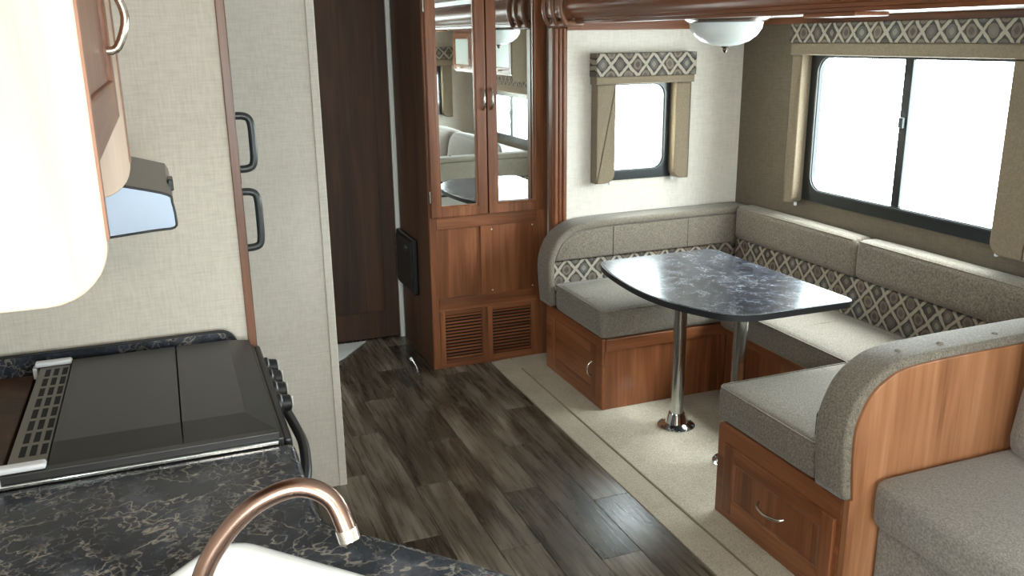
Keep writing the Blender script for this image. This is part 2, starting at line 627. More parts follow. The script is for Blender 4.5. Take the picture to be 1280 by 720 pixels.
# ------------------------------------------------------------------ setting
XL, XR, XS = -0.46, 1.862, 2.93          # left wall, body right wall, slide-out window wall
YN, YF, YB, YW = 0.0, 4.08, 4.87, -1.9   # slide near end, slide far end, hall wall, wall behind
ZC, ZS = 2.05, 1.775                     # main ceiling, slide-out ceiling
T = 0.05

# floor with planks
fl = struct(box('floor', XL-T, 1.5205, YW-T, 6.6, -0.05, -0.012, 'black_rubber', None, 0))
PW, PL = 0.150, 0.92
n_col = 13
for c in range(n_col):
    x0 = 1.52-(c+1)*PW
    x1 = x0+PW
    x0 = max(x0, XL)
    if x1-x0 < 0.02:
        continue
    y = YW-(c*0.37 % 0.92)
    while y < 6.58:
        ya, yb = max(y, YW), min(y+PL, 6.58)
        if yb-ya > 0.03:
            box('floor_plank', x0+0.0008, x1-0.0008, ya+0.0008, yb-0.0008, -0.012, 0.0, 'grey_brown_plank', fl, 0.0012, 1)
        y += PL
cp = thing('carpet', (2.2, 2.0, 0.0), 'beige carpet covering the dinette slide-out floor beside the planks', 'carpet')
prism('carpet_field', [(1.640, YN+0.002), (XS-0.001, YN+0.002), (XS-0.001, YF-0.002), (1.640, YF-0.002)], 2, -0.02, 0.010, 'beige_carpet', cp)
prism('carpet_edge_strip', [(1.525, 0.000), (1.635, 0.006), (1.635, -0.02), (1.525, -0.02)], 1, YN+0.002, 4.25, 'beige_carpet', cp)
box('seam_ridge', 1.632, 1.640, YN+0.002, YF-0.002, -0.02, 0.0099, 'board_fabric', cp, 0.002)
prism('carpet_by_cabinet', [(1.640, YF), (XR, YF), (XR, 4.25), (1.640, 4.25)], 2, -0.02, 0.006, 'beige_carpet', cp)
struct(box('floor_slide', 1.521, XS+T, YN-T, 4.27, -0.07, -0.02, 'black_rubber', None, 0))

struct(box('floor_bedroom', 1.521, XR+T, 4.271, 6.65, -0.05, -0.001, 'grey_brown_plank', None, 0))
struct(box('floor_behind', 1.521, XR+T, YW-T, YN-T-0.001, -0.05, -0.001, 'grey_brown_plank', None, 0))

# ceilings
struct(box('ceiling', XL-T, XR+T, YW-T, 6.65, ZC, ZC+0.04, 'ceiling_white', None, 0))
struct(box('ceiling_slide', XR-0.02, XS+T, YN-T, YF+T, ZS, ZS+0.04, 'ceiling_white', None, 0))

# walls (openings are given as a0,a1,b0,b1)
W1 = (2.06, 2.484, 0.988, 1.50)      # small window, far end of slide (x, z)
W2 = (2.28, 3.507, 0.92, 1.640)      # big slider above the table (y, z)
W3 = (0.45, 1.55, 0.80, 1.235)      # window above the sofa (y, z)
W4 = (2.06, 2.60, 0.985, 1.45)      # small window, near end of slide (x, z)
W5 = (0.05, 1.45, 0.85, 1.75)       # unseen window added behind the viewer to bring in light (x, z)
W6 = (-0.95, 0.30, 0.95, 1.70)      # unseen window in the left wall, added for its light (y, z)
W8 = (3.85, 4.30, 1.10, 1.5)        # made-up window left of the hall, out of view, to light it (y, z)
wall_holes('wall_slide_far', 1, YF, YF+T, 1.894, XS+T, 0.0, ZS, [W1], 'linen_wallpaper')
wall_holes('wall_slide_window', 0, XS, XS+T, YN, YF, 0.0, ZS, [W2, W3], 'shaded_taupe_wallpaper')
wall_holes('wall_slide_near', 1, YN-T, YN, XR, XS+T, 0.0, ZS, [W4], 'linen_wallpaper')
wall_holes('wall_left', 0, XL-T, XL, YW, 6.6, 0.0, ZC, [W6, W8], 'linen_wallpaper')
wall_holes('wall_behind', 1, YW-T, YW, XL-T, XR+T, 0.0, ZC, [W5], 'linen_wallpaper')
wall_holes('wall_right_rear', 0, XR, XR+T, YW, YN-T, 0.0, ZC, [], 'linen_wallpaper')
wall_holes('wall_right_above_slide', 0, XR, XR+T, YN-T, YF, ZS+0.04, ZC, [], 'linen_wallpaper')
wall_holes('wall_right_front', 0, XR, XR+T, YF+T+0.001, 6.6, 0.0, ZC, [], 'linen_wallpaper')
wall_holes('wall_bedroom', 1, 6.6, 6.65, XL-T, XR+T, 0.0, ZC, [], 'linen_wallpaper')
wall_holes('wall_hall', 1, YB, YB+T, XL, XR, 0.0, ZC, [(0.50, 1.182, -0.01, 1.98)], 'linen_wallpaper')
# partition beside the stove and the panel beyond the refrigerator
wall_holes('wall_kitchen_end', 1, 2.33, 2.355, XL, 0.150, 0.0, ZC, [], 'linen_wallpaper')
wall_holes('wall_beyond_fridge', 1, 3.19, 3.23, XL, 0.512, 0.0, ZC, [], 'linen_wallpaper')
struct(box('trim_1', 0.150, 0.171, 2.322, 2.362, 0.0, ZC, 'trim_cherry_z', None, 0.002))
struct(box('trim_2', 0.497, 0.527, 3.184, 3.236, 0.0, ZC, 'linen_wallpaper', None, 0.003))
struct(box('trim_3', 1.889, XS, YF-0.012, YF, 1.729, ZS, 'cherry_x', None, 0.003))
struct(box('trim_4', XS-0.012, XS, YN, YF-0.012, 1.745, ZS, 'cherry_y', None, 0.003))
struct(box('trim_5', 1.183, 1.206, YB-0.012, YB, 0.0, 1.99, 'white_paint', None, 0.003))

# header crown over the slide opening
hp = [(1.95, 1.774), (1.95, 1.757), (1.852, 1.757), (1.850, 1.768), (1.840, 1.771), (1.840, 1.781), (1.830, 1.784)]
for k in range(9):
    t = math.radians(-75+150*k/8)
    hp.append((1.833-0.040*math.cos(t), 1.838+0.046*math.sin(t)))
hp += [(1.828, 1.892), (1.805, 1.897), (1.800, 1.925), (1.8615, 1.925), (1.8615, 1.774)]
hd_ = struct(prism('trim_6', hp, 1, YN-0.02, 3.885, 'cherry_y', None, 0, 2, True))
box('splice_cover', 1.835, 1.96, 2.05, 2.27, 1.745, 1.757, 'cherry_y', hd_, 0.003)
# fluted post with a capital at each end of the opening
def post(n, y0, y1, face):
    r = sroot('trim_%d' % n, (1.85, (y0+y1)/2, 0))
    box('shaft', 1.815, 1.893, y0, y1, 0.0, 1.74, 'cherry_z', r, 0.003)
    yf = y0 if face < 0 else y1
    for k, rr in enumerate((0.013, 0.011, 0.011)):
        xx = 1.833+0.023*k
        tube('bead', [(xx, yf, 0.0), (xx, yf, 1.735)], rr, 'cherry_z', r, 10)
    yc0, yc1 = (y0-0.19, y1) if face < 0 else (y0, y1+0.10)
    soft('capital', 1.796, 1.905, yc0, yc1, 1.772, 1.905, 'trim_cherry_z', r, 0.035, (0.012, 0.008, 0), 4)
    soft('capital_collar', 1.806, 1.900, yc0+0.008, yc1, 1.742, 1.775, 'trim_cherry_z', r, 0.012, (0, 0, 0), 3)
    for k in range(3):
        yy = yc0+0.02+(yc1-yc0-0.04)*k/2
        tube('capital_rib', smooth_path([(1.812, yy, 1.752), (1.792, yy, 1.790), (1.783, yy, 1.838), (1.792, yy, 1.890)], 4), 0.013, 'trim_cherry_z', r, 10)
    box('capital_cap', 1.780, 1.905, yc0-0.006, yc1, 1.905, 1.94, 'cherry_y', r, 0.006)
post(7, 4.081, 4.129, -1)
post(8, -0.10, -0.055, 1)

# windows
def window(n, axis, t_in, sgn, hole, slider=None, r=0.07, fw=0.050):
    """frame set into an opening; sgn points into the room"""
    a0, a1, b0, b1 = hole
    root = sroot('window_%d' % n, place((a0+a1)/2, b0, t_in, axis))
    lo, hi = sorted((t_in+sgn*0.012, t_in-sgn*0.010))
    ring_prism('window_frame', rrect(a0-0.012, a1+0.012, b0-0.012, b1+0.012, 0.004), rrect(a0+fw, a1-fw, b0+fw, b1-fw, r), axis, lo, hi, 'window_black', root, True)
    lo, hi = sorted((t_in+sgn*0.019, t_in+sgn*0.012))
    ring_prism('frame_bead', rrect(a0+fw-0.012, a1-fw+0.012, b0+fw-0.012, b1-fw+0.012, r+0.01), rrect(a0+fw-0.004, a1-fw+0.004, b0+fw-0.004, b1-fw+0.004, r), axis, lo, hi, 'handle_grey', root, True)
    tg = t_in-sgn*0.002
    lo, hi = sorted((tg, tg-sgn*0.004))
    segs = [(a0+0.01, a1-0.01)] if slider is None else [(a0+0.01, slider), (slider, a1-0.01)]
    for q0, q1 in segs:
        prism('pane', [(q0, b0+0.01), (q1, b0+0.01), (q1, b1-0.01), (q0, b1-0.01)], axis, lo, hi, 'window_pane', root)
    if slider is not None:
        lo, hi = sorted((t_in+sgn*0.006, t_in-sgn*0.012))
        ml = prism('meeting_rail', [(slider-0.022, b0+0.02), (slider+0.022, b0+0.02), (slider+0.022, b1-0.02), (slider-0.022, b1-0.02)], axis, lo, hi, 'window_black', root, 0.003)
        lo, hi = sorted((t_in+sgn*0.022, t_in+sgn*0.006))
        zm = b0+(b1-b0)*0.57
        prism('latch', [(slider-0.012, zm-0.022), (slider+0.012, zm-0.022), (slider+0.012, zm+0.022), (slider-0.012, zm+0.022)], axis, lo, hi, 'handle_grey', root, 0.003)
    t_out = t_in-sgn*(T+0.02)
    nrm = [0, 0, 0]
    nrm[axis] = sgn
    size = (a1-a0, b1-b0)
    portal(place((a0+a1)/2, (b0+b1)/2, t_out, axis), size, nrm)
    return root
window(1, 1, YF, -1, W1, None, 0.06, 0.042)
window(2, 0, XS, -1, W2, 2.922)
window(3, 0, XS, -1, W3, 1.0)
window(4, 1, YN, 1, W4, None, 0.06)
window(5, 1, YW, 1, W5, 0.75)
window(6, 0, XL, 1, W6, -0.3)
window(7, 0, XL, 1, W8, 4.1)

# valances: print band, board below it, two padded side boards
def valance(label, axis, t_wall, sgn, a0, a1, z_top, z_mid, z_low, lb, rb, z_bot, printm, depth=0.075, grp=None):
    base = place((a0+a1)/2, z_low, t_wall+sgn*depth/2, axis)
    r = thing('window_valance', base, label, 'valance', grp)
    e = t_wall+sgn*0.001
    def lohi(d0, d1):
        return sorted((t_wall+sgn*d0, t_wall+sgn*d1))
    lo, hi = lohi(0.001, depth+0.008)
    prism('print_band', [(a0-0.004, z_mid), (a1+0.004, z_mid), (a1+0.004, z_top), (a0-0.004, z_top)], axis, lo, hi, printm, r, 0.006)
    lo, hi = lohi(0.001, depth)
    prism('header_board', [(a0, z_low), (a1, z_low), (a1, z_mid), (a0, z_mid)], axis, lo, hi, 'board_fabric', r, 0.006)
    lo, hi = lohi(0.001, depth-0.006)
    for (q0, q1, corner) in ((lb[0], lb[1], 3), (rb[0], rb[1], 2)):
        rr = [0.002]*4
        rr[corner] = min(0.05, (q1-q0)*0.6)
        prism('side_board', rrect(q0, q1, z_bot, z_low, rr, 5), axis, lo, hi, 'board_fabric', r, 0.006)
        lo2, hi2 = lohi(0.03, 0.042)
        qc = q1-0.012 if corner == 3 else q0+0.012
        prism('cord_clip', [(qc-0.006, z_bot-0.012), (qc+0.006, z_bot-0.012), (qc+0.006, z_bot+0.004), (qc-0.006, z_bot+0.004)], axis, lo2, hi2, 'bracket_white', r, 0.002)
    return r
valance('narrow padded valance with diamond print over the small window beside the fluted post', 1, YF, -1, 2.020, 2.585, 1.618, 1.505, 1.468, (2.028, 2.135), (2.482, 2.572), 0.972, 'diamond_print_x')
valance('long padded valance with diamond print over the wide window beside the table', 0, XS, -1, 2.215, 3.602, 1.745, 1.657, 1.602, (2.225, 2.375), (3.520, 3.592), 0.888, 'diamond_print_y')
valance('padded valance under the overhead cabinet above the sofa', 0, XS, -1, 0.36, 1.64, 1.395, 1.30, 1.235, (0.37, 0.47), (1.53, 1.63), 0.80, 'diamond_print_y')
valance('narrow padded valance over the small window behind the sofa arm', 1, YN, 1, 1.97, 2.69, 1.618, 1.505, 1.445, (1.98, 2.08), (2.58, 2.68), 0.955, 'diamond_print_x')

# hall door
dr = sroot('door_1', (0.83, YB+0.02, 0.0))
box('door_leaf', 0.505, 1.178, YB+0.005, YB+0.035, 0.010, 1.975, 'dark_shaded_wood_z', dr, 0.003)
box('door_stile', 0.505, 0.60, YB-0.003, YB+0.005, 0.010, 1.975, 'dark_shaded_wood_z', dr, 0.002)
box('door_stile', 1.10, 1.178, YB-0.003, YB+0.005, 0.010, 1.975, 'dark_shaded_wood_z', dr, 0.002)
box('door_rail', 0.60, 1.10, YB-0.003, YB+0.005, 0.010, 0.17, 'dark_shaded_wood_z', dr, 0.002)
lathe('door_knob', [(0.012, YB-0.003), (0.012, YB-0.03), (0.026, YB-0.04), (0.026, YB-0.055), (0.015, YB-0.064)], 0.56, 0.95, 'nickel', dr, 20, 1)
tag(prism('floor_light_patch', [(0.30, 4.85), (0.30, 4.20), (0.80, 4.62), (0.965, 4.84)], 2, 0.0, 0.012, 'sink_white', None, 0.004), 'white sheet standing in for daylight on the hall floor in front of the dark door', 'mat')  # daylight falling on the floor, modelled as a flat white sheet

# ------------------------------------------------------------------ pantry with mirrored doors
PF = 4.254
p = thing('pantry_cabinet', (1.54, 4.55, 0), 'tall cherry cabinet with two mirrored doors above louvred grilles', 'cabinet')
box('side_panel', 1.208, 1.226, PF+0.02, YB-0.013, 0.0, ZC-0.002, 'dark_shaded_wood_z', p, 0.002)
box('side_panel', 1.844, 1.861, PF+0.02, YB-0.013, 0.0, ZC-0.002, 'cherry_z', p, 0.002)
box('back_panel', 1.227, 1.843, YB-0.03, YB-0.014, 0.0, ZC-0.002, 'dark_shaded_wood_z', p, 0)
box('top_panel', 1.227, 1.843, PF+0.02, YB-0.031, ZC-0.02, ZC-0.002, 'cherry_x', p, 0)
box('face_stile', 1.208, 1.245, PF, PF+0.02, 0.0, ZC-0.002, 'cherry_z', p, 0.003)
box('face_stile', 1.795, 1.861, PF, PF+0.02, 0.0, ZC-0.002, 'cherry_z', p, 0.003)
box('face_stile', 1.482, 1.514, PF, PF+0.02, 0.385, 0.758, 'cherry_z', p, 0.003)
for z0, z1 in ((0.0, 0.022), (0.318, 0.388), (0.756, 0.835), (1.96, ZC-0.002)):
    box('face_rail', 1.245, 1.795, PF, PF+0.02, z0, z1, 'cherry_x', p, 0.003)
box('lower_panel', 1.245, 1.482, PF+0.013, PF+0.022, 0.385, 0.758, 'cherry_z', p, 0)
rp = box('lower_panel', 1.514, 1.795, PF+0.003, PF+0.022, 0.385, 0.758, 'cherry_z', p, 0)
for nx, nz in ((1.545, 0.735), (1.775, 0.74), (1.545, 0.405), (1.775, 0.405)):
    lathe('nail_head', [(0.004, PF+0.003), (0.004, PF+0.0005), (0.002, PF)], nx, nz, 'nail_white', rp, 8, 1)
# louvred grilles
for gx0, gx1 in ((1.245, 1.510), (1.511, 1.795)):
    g = box('grille_backing', gx0, gx1, PF+0.018, PF+0.022, 0.022, 0.318, 'vent_black', p, 0)
    box('grille_stile', gx0, gx0+0.03, PF-0.002, PF+0.017, 0.022, 0.318, 'cherry_z', g, 0.002)
    box('grille_stile', gx1-0.03, gx1, PF-0.002, PF+0.017, 0.022, 0.318, 'cherry_z', g, 0.002)
    box('grille_rail', gx0+0.03, gx1-0.03, PF-0.002, PF+0.017, 0.022, 0.045, 'cherry_x', g, 0.002)
    box('grille_rail', gx0+0.03, gx1-0.03, PF-0.002, PF+0.017, 0.295, 0.318, 'cherry_x', g, 0.002)
    for k in range(14):
        z = 0.054+0.0178*k
        prism('slat', [(PF, z-0.0035), (PF+0.003, z-0.0050), (PF+0.012, z+0.0015), (PF+0.009, z+0.0035)], 0, gx0+0.03, gx1-0.03, 'cherry_x', g)
# mirrored doors
for dx0, dx1, hx in ((1.218, 1.520, 1.502), (1.526, 1.836, 1.545)):
    d = ring_prism('mirror_door', [(dx0, 0.822), (dx1, 0.822), (dx1, 1.985), (dx0, 1.985)], [(dx0+0.046, 0.872), (dx1-0.052, 0.872), (dx1-0.052, 1.935), (dx0+0.046, 1.935)], 1, PF-0.022, PF-0.001, 'cherry_z', p)
    bv = d.modifiers.new('edge_round', 'BEVEL')
    bv.width = 0.004
    bv.segments = 2
    bv.limit_method = 'ANGLE'
    ring_prism('glazing_bead', [(dx0+0.046, 0.872), (dx1-0.052, 0.872), (dx1-0.052, 1.935), (dx0+0.046, 1.935)], [(dx0+0.054, 0.880), (dx1-0.060, 0.880), (dx1-0.060, 1.927), (dx0+0.054, 1.927)], 1, PF-0.016, PF-0.006, 'cherry_z', d)
    box('mirror', dx0+0.045, dx1-0.051, PF-0.008, PF-0.003, 0.871, 1.936, 'mirror_glass', d, 0)
    tube('handle', smooth_path([(hx, PF-0.022, 1.352), (hx, PF-0.046, 1.372), (hx, PF-0.052, 1.405), (hx, PF-0.046, 1.438), (hx, PF-0.022, 1.458)], 4), 0.006, 'nickel', d, 8)
for hz in (0.93, 1.85):
    box('hinge', 1.209, 1.217, PF-0.02, PF-0.001, hz-0.03, hz+0.03, 'nickel', p, 0.002)

hb = thing('wall_box', (1.19, 4.68, 0.35), 'flat black box fixed to the dark side of the mirrored cabinet', 'appliance')
box('case', 1.178, 1.2075, 4.50, 4.85, 0.35, 0.66, 'black_plastic', hb, 0.008)
box('front_plate', 1.172, 1.178, 4.52, 4.83, 0.37, 0.64, 'fridge_black', hb, 0.002)
lathe('dial', [(0.016, 1.172), (0.015, 1.160), (0.010, 1.158)], 4.60, 0.60, 'handle_grey', hb, 14, 0)
ds = thing('door_stop', (1.115, 4.25, 0.0), 'small metal door stop standing on the floor beside the dark cabinet side', 'door stop')
lathe('base_plate', [(0.018, 0.0), (0.018, 0.004), (0.008, 0.009)], 1.115, 4.25, 'chrome', ds, 16)
tube('rod', [(1.115, 4.25, 0.006), (1.108, 4.262, 0.035), (1.092, 4.275, 0.066)], 0.005, 'chrome', ds, 8)
tube('tip', [(1.0925, 4.2745, 0.065), (1.084, 4.282, 0.079)], 0.008, 'nail_white', ds, 10)

# ------------------------------------------------------------------ dinette benches
# far bench
b1 = thing('dinette_bench', (2.1, 3.75, 0), 'cherry dinette bench base with a cabinet door beside the louvred cabinet', 'bench')
box('front_panel', 1.786, 2.438, 3.414, 3.432, 0.0105, 0.335, 'cherry_z', b1, 0.002)
box('top_rail', 1.786, 2.438, 3.404, 3.436, 0.300, 0.362, 'cherry_x', b1, 0.006)
box('end_panel', 1.768, 1.786, 3.410, 4.055, 0.0105, 0.363, 'cherry_y', b1, 0.006)
box('corner_stile', 2.405, 2.440, 3.408, 3.436, 0.0105, 0.34, 'cherry_z', b1, 0.003)
box('bench_top', 1.786, XS-0.002, 3.432, YF-0.014, 0.345, 0.362, 'cherry_x', b1, 0)
d = frame_panel(b1, 'door', 0, 1.767, 3.475, 3.985, 0.045, 0.315, -1, 0.055, 0.012)
tube('handle', smooth_path([(1.767, 3.515, 0.150), (1.748, 3.515, 0.162), (1.743, 3.515, 0.185), (1.748, 3.515, 0.208), (1.767, 3.515, 0.220)], 4), 0.005, 'nickel', d, 8)
# bench below the big window
b2 = thing('dinette_bench', (2.68, 2.95, 0), 'cherry dinette bench base running below the wide window', 'bench')
box('front_panel', 2.440, 2.458, 2.452, 3.408, 0.0105, 0.32, 'cherry_z', b2, 0.002)
box('top_rail', 2.432, 2.462, 2.452, 3.406, 0.290, 0.348, 'cherry_y', b2, 0.006)
box('bench_top', 2.458, XS-0.002, 2.452, 3.430, 0.332, 0.348, 'cherry_y', b2, 0)
# near bench with drawer
b3 = thing('dinette_bench', (2.1, 2.1, 0), 'cherry dinette bench base with a drawer beside the sofa', 'bench')
prism('end_panel', rrect(1.818, 2.450, 0.0105, 0.372, (0.03, 0.002, 0.002, 0.002), 5), 0, 1.745, 1.765, 'cherry_y', b3, 0.003)
box('inner_panel', 1.766, 2.45, 2.432, 2.450, 0.0105, 0.36, 'cherry_z', b3, 0.002)
box('bench_top', 1.766, XS-0.002, 1.83, 2.432, 0.345, 0.362, 'cherry_x', b3, 0)
d = frame_panel(b3, 'drawer', 0, 1.733, 1.835, 2.395, 0.045, 0.305, -1, 0.055, 0.012)
tube('handle', smooth_path([(1.741, 2.195, 0.175), (1.722, 2.18, 0.170), (1.712, 2.13, 0.166), (1.722, 2.08, 0.170), (1.741, 2.065, 0.175)], 4), 0.0055, 'nickel', d, 8)
ring_prism('panel_bead', [(1.892, 0.097), (2.343, 0.097), (2.343, 0.253), (1.892, 0.253)], [(1.902, 0.107), (2.333, 0.107), (2.333, 0.243), (1.902, 0.243)], 0, 1.737, 1.744, 'trim_cherry_z', d)

# seat cushions
def seat(label, x0, x1, y0, y1, z0, z1, seams=()):
    c = thing('seat_cushion', ((x0+x1)/2, (y0+y1)/2, z0), label, 'cushion')
    soft('pad', x0, x1, y0, y1, z0, z1, 'grey_tweed', c, 0.028, (0, 0, 0.010), 8)
    zz = z1-0.006
    lp = [(a, b_, zz) for a, b_ in rrect(x0+0.004, x1-0.004, y0+0.004, y1-0.004, 0.03, 4)]
    tube('piping', lp, 0.004, 'grey_tweed', c, 6, True)
    for s in seams:
        tube('seam', smooth_path(s, 3), 0.003, 'grey_tweed', c, 6)
    return c
seat('grey tweed seat cushion on the bench with the cabinet door', 1.752, 2.44, 3.392, 3.912, 0.365, 0.505, [[(1.775, 3.60, 0.507), (2.10, 3.60, 0.515), (2.42, 3.60, 0.507)]])
seat('grey tweed seat cushion on the bench under the wide window', 2.375, 2.80, 2.46, 3.385, 0.350, 0.472, [[(2.40, 2.92, 0.474), (2.6, 2.92, 0.482), (2.78, 2.92, 0.474)]])
seat('grey tweed seat cushion on the drawer bench beside the sofa', 1.735, 2.37, 1.935, 2.462, 0.375, 0.505, [[(2.17, 1.95, 0.507), (2.17, 2.2, 0.515), (2.17, 2.44, 0.507)]])

# curved seat backs: profile in x, z
BACK = smooth_path([(1.735, 0, 0.385), (1.724, 0, 0.50), (1.722, 0, 0.594), (1.737, 0, 0.657), (1.772, 0, 0.722), (1.827, 0, 0.766), (1.90, 0, 0.793), (2.06, 0, 0.803), (2.45, 0, 0.806), (2.90, 0, 0.806)], 4)
def rim(name, y0, y1, th, mat, parent):
    """padded strip wrapped over the curved edge"""
    sec = rrect(-th, 0.004, y0, y1, 0.016, 4)     # (offset along outward normal reversed, y)
    V, Fc = [], []
    m = len(BACK)
    ns = len(sec)
    for i, q in enumerate(BACK):
        t = (BACK[min(i+1, m-1)]-BACK[max(i-1, 0)]).normalized()
        nrm = Vector((-t.z, 0, t.x))
        for (o_, yy) in sec:
            V.append((q.x+nrm.x*o_, yy, q.z+nrm.z*o_))
    for i in range(m-1):
        for k in range(ns):
            l = (k+1) % ns
            Fc.append((i*ns+k, i*ns+l, (i+1)*ns+l, (i+1)*ns+k))
    Fc.append(tuple(range(ns)))
    Fc.append(tuple((m-1)*ns+k for k in range(ns)))
    return link(name, V, Fc, mat, parent, True)

def inner_profile(off, z0, z1, x_end):
    """region inside the curve, between two heights"""
    pts = []
    m = len(BACK)
    for i, q in enumerate(BACK):
        t = (BACK[min(i+1, m-1)]-BACK[max(i-1, 0)]).normalized()
        a, b_ = q.x+t.z*off, q.z-t.x*off
        if a > x_end:
            break
        pts.append((a, b_))
    out = [q for q in pts if z0 <= q[1] <= z1]
    lo = min(q[0] for q in out)
    res = []
    if out[0][1] > z0+1e-4:
        res.append((out[0][0], z0))
    res += out
    if z1 < out[-1][1]+0.5 and max(q[1] for q in out) < z1-0.004 or res[-1][0] < x_end:
        res.append((x_end, res[-1][1] if res[-1][0] > 1.95 else z1))
    if res[-1][0] < x_end:
        res.append((x_end, z1))
    res.append((x_end, z0))
    return res

# far back
k1 = thing('back_cushion', (2.3, 4.0, 0.36), 'curved grey tweed seat back below the small window with a diamond print band', 'back cushion')
rim('padded_rim', 3.914, 4.062, 0.035, 'grey_tweed', k1)
v, f = prism_geo(inner_profile(0.033, 0.612, 0.80, 2.895), 1, 3.922, 4.05, 0.012, 3)
link('back_pad', v, f, 'grey_tweed', k1)
v, f = prism_geo(inner_profile(0.033, 0.40, 0.61, 2.895), 1, 3.938, 4.05, 0.004, 2)
link('print_band', v, f, 'diamond_print_x', k1)
for sx in (2.088, 2.53):
    tube('seam', [(sx, 3.9215, 0.618), (sx, 3.9215, 0.765)], 0.003, 'grey_tweed', k1, 6)
# near back, its wooden outer face to the sofa
k2 = thing('padded_divider', (2.3, 1.86, 0.30), 'curved wooden seat back with a padded tweed edge beside the sofa', 'divider')
rim('padded_rim', 1.800, 1.935, 0.040, 'grey_tweed', k2)
wp = inner_profile(0.020, 0.385, 0.80, XS-0.01)
wp = [(1.745, 0.012)] + [(1.745, 0.384)] + wp[0:-1] + [(XS-0.01, 0.012)]
prism('wood_panel', wp, 1, 1.790, 1.815, 'light_cherry_z', k2, 0.002)
v, f = prism_geo(inner_profile(0.036, 0.62, 0.80, 2.80), 1, 1.816, 1.925, 0.010, 3)
link('back_pad', v, f, 'grey_tweed', k2)
v, f = prism_geo(inner_profile(0.014, 0.515, 0.618, 2.80), 1, 1.816, 1.952, 0.004, 2)
link('print_band', v, f, 'diamond_print_x', k2)
for q in (1.92, 2.08, 2.3):
    lathe('tuft_button', [(0.010, 0.806), (0.009, 0.812), (0.004, 0.815)], q, 1.845, 'grey_tweed', k2, 10, 2)
# back along the window wall
k3 = thing('back_cushion', (2.86, 2.9, 0.36), 'long grey tweed seat back below the wide window with a diamond print band', 'back cushion')
soft('back_pad', 2.800, XS-0.014, 3.000, 3.900, 0.640, 0.822, 'grey_tweed', k3, 0.030, (0.006, 0, 0.004), 6)
soft('back_pad', 2.800, XS-0.014, 1.945, 2.996, 0.640, 0.822, 'grey_tweed', k3, 0.030, (0.006, 0, 0.004), 6)
for y0, y1 in ((3.0, 3.895), (1.95, 2.996)):
    tube('piping', [(2.806, y0+0.02, 0.812), (2.806, y1-0.02, 0.812)], 0.004, 'grey_tweed', k3, 6)
for sy in (3.17, 2.28):
    tube('seam', [(2.797, sy, 0.65), (2.795, sy, 0.73), (2.797, sy, 0.80)], 0.003, 'grey_tweed', k3, 6)
box('print_band', 2.815, XS-0.004, 1.945, 3.900, 0.365, 0.640, 'diamond_print_y', k3, 0.006)

# ------------------------------------------------------------------ table
t = thing('dinette_table', (2.02, 2.95, 0.01), 'dinette table with a dark marbled top on two chrome legs', 'table')
tp = smooth_path([(1.79, 3.435, 0), (1.738, 3.37, 0), (1.703, 3.20, 0), (1.688, 2.95, 0), (1.715, 2.76, 0), (1.79, 2.59, 0), (1.86, 2.520, 0), (1.935, 2.500, 0)], 5)
top = [(q.x, q.y) for q in tp]
for (cx, cy, s) in ((2.315, 2.545, 270), (2.30, 3.385, 0)):
    rr = 0.048 if s == 270 else 0.055
    for k in range(7):
        a = math.radians(s+90*k/6)
        top.append((cx+rr*math.cos(a), cy+rr*math.sin(a)))
tt = prism('table_top', top, 2, 0.703, 0.730, 'table_laminate', t, 0.003, 2)
outer = [(q[0], q[1]) for q in top]
cxm, cym = 2.02, 2.96
ring_prism('edge_band', [(cxm+(a-cxm)*1.010, cym+(b_-cym)*1.008) for a, b_ in outer], [(cxm+(a-cxm)*0.997, cym+(b_-cym)*0.997) for a, b_ in outer], 2, 0.704, 0.728, 'black_rubber', tt, True)
for lx, ly in ((2.005, 3.138), (2.030, 2.742)):
    lg = tube('leg', [(lx, ly, 0.03), (lx, ly, 0.690)], 0.0285, 'leg_steel', t, 28)
    fg = lathe('floor_flange', [(0.083, 0.010), (0.083, 0.015), (0.070, 0.019), (0.050, 0.030), (0.040, 0.060), (0.036, 0.072), (0.030, 0.072)], lx, ly, 'chrome', t, 36)
    lathe('top_flange', [(0.036, 0.640), (0.040, 0.655), (0.075, 0.695), (0.080, 0.703)], lx, ly, 'chrome', t, 28)
    for k in range(8):
        a = 2*math.pi*k/8
        lathe('screw', [(0.006, 0.016), (0.006, 0.021), (0.003, 0.023)], lx+0.073*math.cos(a), ly+0.073*math.sin(a), 'handle_grey', fg, 8)

# ------------------------------------------------------------------ ceiling lamp over the table
lm = thing('ceiling_lamp', (2.066, 3.0, 1.76), 'bronze rimmed ceiling lamp with a frosted glass bowl above the table', 'lamp')
lathe('rim', [(0.165, 1.774), (0.172, 1.768), (0.166, 1.760), (0.150, 1.750), (0.136, 1.742), (0.120, 1.742)], 2.066, 3.0, 'bronze_rim', lm, 40)
lathe('glass_bowl', [(0.140, 1.745), (0.136, 1.722), (0.118, 1.695), (0.090, 1.674), (0.055, 1.661), (0.020, 1.656), (0.004, 1.655)], 2.066, 3.0, 'frosted_glass', lm, 40)
lathe('finial', [(0.012, 1.658), (0.017, 1.653), (0.008, 1.648), (0.010, 1.642), (0.006, 1.634), (0.002, 1.630)], 2.066, 3.0, 'bronze_rim', lm, 16)

